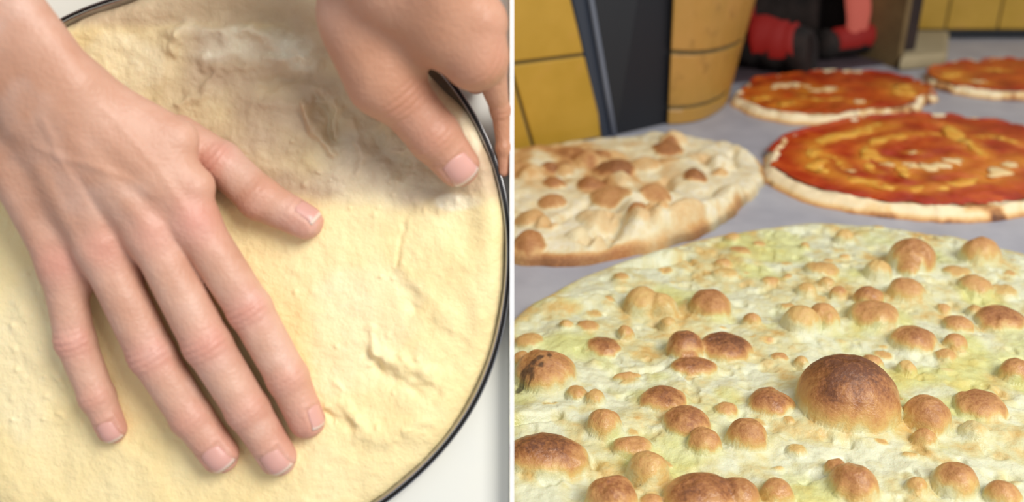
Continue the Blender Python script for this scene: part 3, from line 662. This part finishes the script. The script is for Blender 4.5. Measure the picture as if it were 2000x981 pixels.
for mi_, (pts, wd, amp) in enumerate(MARK):
    amp *= 1.8 if mi_ < 15 else 1.0
    d = poly_dist(X+0.0022*fbm(x*160, y*160, 5, 2), Y+0.0022*fbm(x*160, y*160, 8, 2), LX(*pts)); h += amp*(1.35 if wd > 0.0019 else 0.9)*np.exp(-(d/(wd*1.5))**2)*(0.75+0.5*vnoise(x*120, y*120, 6))
# floury flakes
rg = np.random.RandomState(8)
for i in range(110):
    u_, v_ = (rg.uniform(560, 900), rg.uniform(200, 420)) if i < 55 else ((rg.uniform(20, 180), rg.uniform(520, 830)) if i < 85 else (rg.uniform(560, 830), rg.uniform(520, 880)))
    c_ = L(u_, v_, 0.008); s_ = rg.uniform(0.0006, 0.0014); near = np.where((np.abs(X-c_[0]) < 4*s_) & (np.abs(Y-c_[1]) < 4*s_))[0]
    h[near] += rg.uniform(.0004, .0012)*np.exp(-((X[near]-c_[0])**2+(Y[near]-c_[1])**2*rg.uniform(.3, 1.6))/s_**2)
# pixel-space boundary of the thin, greyish stretched area (upper shade painted into its colour)
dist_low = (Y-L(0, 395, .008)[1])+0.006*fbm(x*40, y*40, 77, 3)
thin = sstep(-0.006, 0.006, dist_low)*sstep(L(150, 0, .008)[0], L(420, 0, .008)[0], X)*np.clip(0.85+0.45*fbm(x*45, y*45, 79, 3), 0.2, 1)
thin = np.maximum(thin, 0.85*sstep(L(0, 70, .008)[1], L(0, 40, .008)[1], Y))  # brown band paints the shaded slope of the upper dough wall
fl = np.zeros_like(x)
for (u, v, ru, rv, k_) in ((240, 130, 90, 60, .45), (890, 395, 50, 22, .9), (920, 270, 25, 60, .7), (60, 690, 90, 170, .35), (700, 640, 120, 160, .35), (740, 330, 140, 80, .35)):
    c_ = L(u, v, .008); q = np.hypot((X-c_[0])/(ru*HX), (Y-c_[1])/(rv*HX))+0.35*fbm(x*60, y*60, int(u), 3); fl = np.maximum(fl, k_*sstep(1.1, 0.7, q))
d = poly_dist(X+0.004*fbm(x*70, y*70, 91, 3), Y+0.004*fbm(x*70, y*70, 93, 3), LX((370, 78), (470, 84), (590, 106)))
fl = np.maximum(fl, 0.95*sstep(0.010, 0.004, d)*(0.7+0.6*vnoise(x*90, y*90, 4)))
h += 0.0012*sstep(0.010, 0.006, d)
rgn = sstep(L(560, 0, .008)[0], L(680, 0, .008)[0], X)*sstep(L(0, 420, .008)[1], L(0, 340, .008)[1], Y)
h += rgn*(0.0013*fbm(x*110, y*110, 301, 3)+0.0008*(0.4-np.abs(fbm(x*70, y*70, 303, 2)))*2)
z = np.sqrt(np.clip(1-rho**28, 0, 1))*h+0.0012
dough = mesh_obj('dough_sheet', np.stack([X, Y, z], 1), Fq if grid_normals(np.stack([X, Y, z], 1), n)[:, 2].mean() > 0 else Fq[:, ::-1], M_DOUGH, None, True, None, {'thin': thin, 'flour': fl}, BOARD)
tag(dough, 'round sheet of pale raw dough pressed out in the steel pan', 'dough')

# ------------------------------------------------------------------ hands (implicit surface, polygonised)
def smin(a, b, k):
    hh = np.clip(0.5+0.5*(b-a)/k, 0, 1); return b+(a-b)*hh-k*hh*(1-hh)
def cone(P, a, b, r1, r2, flat=1.0):
    ab = b-a; q = P-a; t_ = np.clip((q@ab)/(ab@ab), 0, 1)
    d = q-t_[:, None]*ab
    if flat != 1.0: d = d*np.array([1, 1, flat], np.float32)
    return np.linalg.norm(d, axis=1)-(r1+(r2-r1)*t_)
def mm(u, v, z): return (L(u, v, z/1000)*1000).astype(np.float32)
PXR = lambda r, z=20: r/FPX*(DL*1000-z)          # pixel radius -> mm

def surface_nets(sdf, lo, hi, hgrid, block=6):
    lo = np.asarray(lo, np.float32); nb = np.ceil((np.asarray(hi)-lo)/(hgrid*block)).astype(int); dims = nb*block
    cc = [lo[i]+hgrid*block*(np.arange(nb[i])+0.5) for i in range(3)]
    C = np.stack(np.meshgrid(*cc, indexing='ij'), -1).reshape(-1, 3).astype(np.float32)
    dc = sdf(C); act = np.abs(dc) < hgrid*block*1.35+2.5
    D = np.repeat(np.repeat(np.repeat(dc.reshape(nb), block, 0), block, 1), block, 2).astype(np.float32)
    off = np.stack(np.meshgrid(*[np.arange(block)]*3, indexing='ij'), -1).reshape(-1, 3)
    bi = np.stack(np.unravel_index(np.where(act)[0], nb), -1)
    idx = (bi[:, None]*block+off[None]).reshape(-1, 3)
    for s in range(0, len(idx), 400000):
        q = idx[s:s+400000]; D[q[:, 0], q[:, 1], q[:, 2]] = sdf((lo+q*hgrid).astype(np.float32))
    S = D < 0
    nx, ny, nz = D.shape
    cnt = sum(S[i:nx-1+i, j:ny-1+j, k:nz-1+k].astype(np.int8) for i in (0, 1) for j in (0, 1) for k in (0, 1))
    cells = np.stack(np.where((cnt > 0) & (cnt < 8)), -1)
    vid = np.full((nx-1, ny-1, nz-1), -1, np.int64); vid[tuple(cells.T)] = np.arange(len(cells))
    acc = np.zeros((len(cells), 3)); w_ = np.zeros(len(cells))
    corners = [(i, j, k) for i in (0, 1) for j in (0, 1) for k in (0, 1)]
    for p in corners:
        for ax in range(3):
            if p[ax]: continue
            q = list(p); q[ax] = 1
            a_ = D[tuple((cells+p).T)]; b_ = D[tuple((cells+q).T)]; cr = (a_ < 0) != (b_ < 0)
            t_ = np.where(cr, a_/np.where(cr, a_-b_, 1), 0); pos = np.array(p)[None]+np.zeros((len(cells), 3)); pos[:, ax] = t_
            acc += pos*cr[:, None]; w_ += cr
    V = lo+hgrid*(cells+acc/w_[:, None])
    quads = []
    for ax in range(3):
        u_, v_ = (ax+1) % 3, (ax+2) % 3
        sl0 = [slice(None)]*3; sl1 = [slice(None)]*3; sl0[ax] = slice(0, -1); sl1[ax] = slice(1, None)
        A_, B_ = S[tuple(sl0)], S[tuple(sl1)]
        e_ = np.stack(np.where(A_ != B_), -1); e_ = e_[(e_[:, u_] > 0) & (e_[:, v_] > 0) & (e_[:, u_] < D.shape[u_]-1) & (e_[:, v_] < D.shape[v_]-1)]
        flip = A_[tuple(e_.T)]
        def g(du, dv):
            c_ = e_.copy(); c_[:, u_] += du; c_[:, v_] += dv; return vid[tuple(c_.T)]
        qd = np.stack([g(-1, -1), g(0, -1), g(0, 0), g(-1, 0)], -1)
        qd[~flip] = qd[~flip][:, ::-1]; quads.append(qd)
    Q = np.concatenate(quads); return V.astype(np.float32), Q[(Q >= 0).all(1)]

def sdf_grad(sdf, P, e_=0.15):
    g = np.stack([sdf(P+np.eye(3, dtype=np.float32)[i]*e_)-sdf(P-np.eye(3, dtype=np.float32)[i]*e_) for i in range(3)], 1)
    return g/np.maximum(np.linalg.norm(g, axis=1, keepdims=True), 1e-9)

def make_hand(name, person, palm, fingers, extra, label, kpalm=9.0, kf=6.0, hg=0.95, tendons=(), skin_shades=(), zmax=110):
    """palm: list of cones; fingers: list of dict(pts=[(u,v,z,rpx)...], nail=...)"""
    pc = [(mm(*a[:3]), mm(*b[:3]), PXR(a[3], a[2]), PXR(b[3], b[2]), fl_) for a, b, fl_ in palm]
    fc = []
    for f in fingers:
        pts = [(mm(*p[:3]), PXR(p[3], p[2])) for p in f['pts']]
        fc.append(pts)
    def finger_d(P, pts):
        d = None
        for (a_, ra), (b_, rb) in zip(pts[:-1], pts[1:]):
            c_ = cone(P, a_, b_, ra, rb); d = c_ if d is None else smin(d, c_, 2.2)
        for (a_, ra) in pts[1:-1]:                   # joint swelling
            d = smin(d, np.linalg.norm(P-a_-np.array([0, 0, 1.0], np.float32), axis=1)-(ra*0.92), 2.5)
        return d
    def sdf(P):
        d = None
        for a_, b_, ra, rb, fl_ in pc:
            c_ = cone(P, a_, b_, ra, rb, fl_); d = c_ if d is None else smin(d, c_, kpalm)
        df = None
        for f, pts in zip(fingers, fc):
            if 'k' in f: continue
            c_ = finger_d(P, pts); df = c_ if df is None else smin(df, c_, 0.9)
        d = smin(d, df, kf)
        for f, pts in zip(fingers, fc):
            if 'k' in f: d = smin(d, finger_d(P, pts), f['k'])
        for a_, b_, ra, rb in tendons_mm: d = smin(d, cone(P, a_, b_, ra, rb), 4.0)
        return d
    tendons_mm = [(mm(*a[:3]), mm(*b[:3]), a[3], b[3]) for a, b in tendons]
    allp = np.array([q for c_ in pc for q in (c_[0], c_[1])]+[p for pts in fc for p, _ in pts])
    lo = allp.min(0)-22; hi = allp.max(0)+22
    V, Q = surface_nets(sdf, lo, hi, hg)
    for _ in range(2):
        d = sdf(V); V = V-sdf_grad(sdf, V)*np.clip(d, -1, 1)[:, None]
    N = sdf_grad(sdf, V)
    red = np.zeros(len(V)); disp = np.zeros(len(V)); skin_shade = np.zeros(len(V)); flour = np.zeros(len(V))
    nails = []
    for f, pts in zip(fingers, fc):
        for j in range(1, len(pts)-1):
            c_, r_ = pts[j]; ax = pts[j+1][0]-pts[j-1][0]; ax = ax/np.linalg.norm(ax)
            q = V-c_; s = q@ax; rd_ = np.linalg.norm(q-s[:, None]*ax, axis=1); onf = sstep(r_*1.5, r_*1.15, rd_)
            dors = sstep(0.15, 0.75, N[:, 2])
            wgt = onf*dors*np.exp(-(s/(0.55*r_))**2)
            lat = q@np.cross(ax, [0, 0, 1.0])
            k_ = 1.0 if j == len(pts)-3 or len(pts) == 3 else 0.55
            red = np.maximum(red, 0.6*onf*dors*np.exp(-(s/(0.85*r_))**2)*k_)
            disp += -0.42*k_*wgt*(np.cos(2*math.pi*(s+0.06*lat**2/r_*2)/3.1)*0.6+0.4*vnoise(s*0.9, lat*0.25, j+3))
        # finger tip colour
        c_, r_ = pts[-1]; red = np.maximum(red, 0.55*np.exp(-(np.linalg.norm(V-c_, axis=1)/(r_*1.6))**2))
        if f.get('nail'):
            roll, ln, wd_, back = f['nail']
            ax = pts[-1][0]-pts[-2][0]; ax = ax/np.linalg.norm(ax)
            dn = np.array([0, 0, 1.0])-ax*ax[2]; dn /= np.linalg.norm(dn); sd = np.cross(ax, dn)
            dn, sd = dn*math.cos(roll)+sd*math.sin(roll), sd*math.cos(roll)-dn*math.sin(roll)
            nails.append((pts[-1][0], pts[-1][1], ax, dn, sd, ln, wd_, back))
            r0 = pts[-1][1]
            q = V-(pts[-1][0]-ax*back); s = q@ax; l_ = q@sd; dd = q@dn
            ell = np.maximum(np.abs(s/(ln/2+0.5)), np.abs(l_/(wd_/2+0.5)))
            disp += np.where(dd > 0, 0.3*np.exp(-((ell-1.12)/0.13)**2)-0.35*sstep(1.05, 0.9, ell), 0)*(np.linalg.norm(q, axis=1) < 14)
    for (u, v, z_, rr, k_) in extra.get('red', ()): red = np.maximum(red, k_*np.exp(-(np.linalg.norm(V-mm(u, v, z_), axis=1)/rr)**2))
    for (u, v, z_, rr, k_) in skin_shades: skin_shade = np.maximum(skin_shade, k_*np.exp(-(np.linalg.norm(V-mm(u, v, z_), axis=1)/rr)**2))  # shade painted into the skin colour
    for pts_, wd_, amp in extra.get('veins', ()):
        G = [mm(u, v, 30)[:2] for u, v in pts_]; d = poly_dist(V[:, 0], V[:, 1], G); disp += amp*np.exp(-(d/wd_)**2)*sstep(.2, .6, N[:, 2])
    disp += 0.35*fbm(V[:, 0]*0.09, V[:, 1]*0.09, 5, 3)*sstep(.1, .6, N[:, 2])
    V2 = V+N*disp[:, None]
    flour = extra.get('flour', 0.15)*sstep(0.1, 0.6, fbm(V[:, 0]*0.05+3, V[:, 1]*0.05, 15, 3))
    o = mesh_obj(name, V2/1000, Q, M_SKIN, person, True, None, {'red': np.clip(red*0.8, 0, 1), 'tan': np.clip(skin_shade, 0, 1), 'flour': flour})
    o['label'] = label
    for c_, r_, ax, dn, sd, ln, wd_, back in nails:
        m_ = 13; S_, T_ = np.meshgrid(np.linspace(-1, 1, m_), np.linspace(-1, 1, m_), indexing='ij')
        taper = 1-0.10*np.clip(-T_, 0, 1); shape = np.sqrt(np.clip(1-np.abs(S_)**3.0*0.25, 0, 1))
        tl = np.where(T_ > 0, T_*shape, T_*(1-0.22*S_**2))*ln/2
        P = (c_-ax*back)+(S_*taper*wd_/2)[..., None]*sd+tl[..., None]*ax+dn*(r_*1.3)
        P = P.reshape(-1, 3).astype(np.float32)
        for _ in range(14): P = P-(dn*np.clip(sdf(P), -3, 3)[:, None]*0.8).astype(np.float32)
        ed = np.maximum(np.abs(S_), np.abs(T_)).ravel(); tip_out = sstep(0.2, 1, T_.ravel())
        P = P+dn*(0.25*sstep(1.0, 0.55, ed)-0.25+0.30*tip_out)[:, None]
        i = np.arange(m_*m_).reshape(m_, m_); Fq_ = np.stack([i[:-1, :-1], i[1:, :-1], i[1:, 1:], i[:-1, 1:]], -1).reshape(-1, 4)
        nn = np.cross(P[m_]-P[0], P[1]-P[0])
        if nn@dn < 0: Fq_ = Fq_[:, ::-1]
        nl = mesh_obj('fingernail', P/1000, Fq_, M_NAIL, o, True, None, {'tip': sstep(0.72, 0.86, T_.ravel()+0.12*np.abs(S_.ravel())**2)})
        sm = nl.modifiers.new('thickness', 'SOLIDIFY'); sm.thickness = 0.0005; sm.offset = -1
    return o

person = empty('person', frame=BOARD); tag(person, "person's bare hands stretching pale dough in a round pan", 'person')
make_hand('hand', person,
    [((145, 160, 50, 50), (-10, -40, 62, 54), 1.0), ((102, 195, 47, 62), (-52, -8, 60, 66), 1.0), ((-52, -8, 60, 66), (-212, -212, 72, 74), 1.0), ((-10, -40, 62, 54), (-170, -245, 74, 62), 1.0), ((-170, -245, 74, 62), (-480, -640, 104, 82), 1.0), ((-255, -180, 70, 64), (-570, -570, 100, 84), 1.0), ((58, 227, 46, 50), (-97, 27, 58, 56), 1.0), ((-97, 27, 58, 56), (-255, -180, 70, 64), 1.0),
     ((150, 185, 46, 52), (378, 432, 27, 46), 1.0), ((110, 215, 47, 54), (295, 458, 29, 46), 1.0), ((70, 250, 45, 54), (198, 488, 27, 44), 1.0), ((15, 300, 40, 50), (118, 520, 22, 38), 1.0),
     ((160, 180, 42, 50), (345, 272, 31, 42), 1.0), ((230, 260, 34, 52), (383, 362, 30, 36), 1.0), ((60, 330, 28, 60), (250, 420, 18, 60), 1.0),
     ((330, 430, 22, 34), (362, 492, 19, 26), 1.0), ((235, 450, 22, 34), (262, 522, 18, 26), 1.0), ((150, 470, 20, 32), (168, 545, 17, 24), 1.0)],
    [dict(pts=[(382, 440, 28, 46), (488, 604, 21, 43), (562, 738, 16, 40), (599, 822, 13.5, 35)], nail=(-1.0, 11.0, 9.0, 0.8)),
     dict(pts=[(298, 462, 30, 47), (405, 672, 23, 46), (484, 800, 17, 42), (543, 893, 14, 36)], nail=(0.10, 12.5, 11.5, -0.5)),
     dict(pts=[(200, 492, 28, 45), (296, 692, 21, 44), (374, 815, 16, 40), (430, 888, 14, 36)], nail=(0.05, 12.5, 11.5, -0.5)),
     dict(pts=[(120, 522, 23, 39), (147, 665, 18, 37), (190, 775, 14, 33), (219, 838, 12.5, 28)], nail=(0.0, 10.5, 9.0, -0.5)),
     dict(k=1.6, pts=[(350, 262, 16, 38), (432, 318, 14, 42), (508, 388, 14, 42), (597, 434, 14, 34)], nail=(-0.95, 11.5, 10.5, 0.5))],
    dict(red=((385, 430, 38, 12, .75), (300, 455, 40, 11, .5), (200, 485, 38, 10, .5), (115, 515, 30, 10, .6)),
         veins=[(((130, 300), (170, 318), (215, 330), (270, 350), (320, 385)), 1.8, 0.5), (((150, 250), (165, 320), (190, 380), (215, 440)), 1.7, 0.5), (((250, 230), (330, 330), (372, 400)), 2.0, 0.5)]),
    'right hand, fingers spread flat on the dough', tendons=[((120, 225, 52, 3.0), (292, 445, 37.5, 3.4)), ((150, 195, 51, 3.0), (374, 424, 34.5, 3.4)), ((90, 255, 51, 3.0), (198, 470, 35, 3.2))],
    skin_shades=((30, 240, 60, 30, .8), (210, 340, 55, 22, .5), (80, 330, 55, 25, .5), (480, 370, 20, 18, .45)))  # painted shade on the wrist, back of the hand and thumb
make_hand('hand', person,
    [((685, 10, 50, 62), (752, 150, 42, 54), 1.0), ((700, -170, 80, 95), (760, -30, 62, 82), 1.0), ((820, -170, 84, 90), (850, 0, 62, 78), 1.0), ((760, -20, 60, 74), (868, 62, 56, 58), 1.0), ((850, -20, 62, 74), (930, 50, 58, 56), 1.0),
     ((730, -420, 100, 100), (700, -170, 80, 95), 1.0), ((850, -420, 102, 98), (820, -170, 84, 90), 1.0), ((730, -420, 100, 100), (770, -980, 122, 125), 1.0), ((850, -420, 102, 98), (900, -980, 124, 122), 1.0), ((690, 50, 48, 62), (738, 165, 42, 60), 1.0), ((720, 60, 45, 60), (800, 90, 45, 55), 1.0)],
    [dict(pts=[(750, 140, 42, 60), (784, 190, 36, 57), (848, 266, 28, 52), (893, 322, 22, 43)], nail=(0.05, 14, 13.5, -0.8)),
     dict(pts=[(862, 62, 56, 64), (928, 112, 52, 64), (925, 116, 26, 48), (905, 118, 12, 38)], nail=None),
     dict(pts=[(930, 40, 56, 56), (935, 100, 40, 44), (940, 140, 18, 30), (930, 160, 10, 24)], nail=None),
     dict(pts=[(930, 40, 54, 50), (955, 130, 32, 34), (977, 215, 15, 18), (983, 290, 10, 13), (984, 335, 8, 11)], nail=None)],
    dict(flour=0.0, red=((850, 265, 40, 12, .6), (900, 330, 30, 10, .5))), 'left hand, thumb pinching the dough edge', skin_shades=((760, 150, 55, 40, .75), (830, 60, 70, 45, .75), (850, 260, 35, 32, .6), (930, 120, 60, 30, .7), (980, 270, 12, 30, .9)))  # painted shade browns the left hand and its curled finger
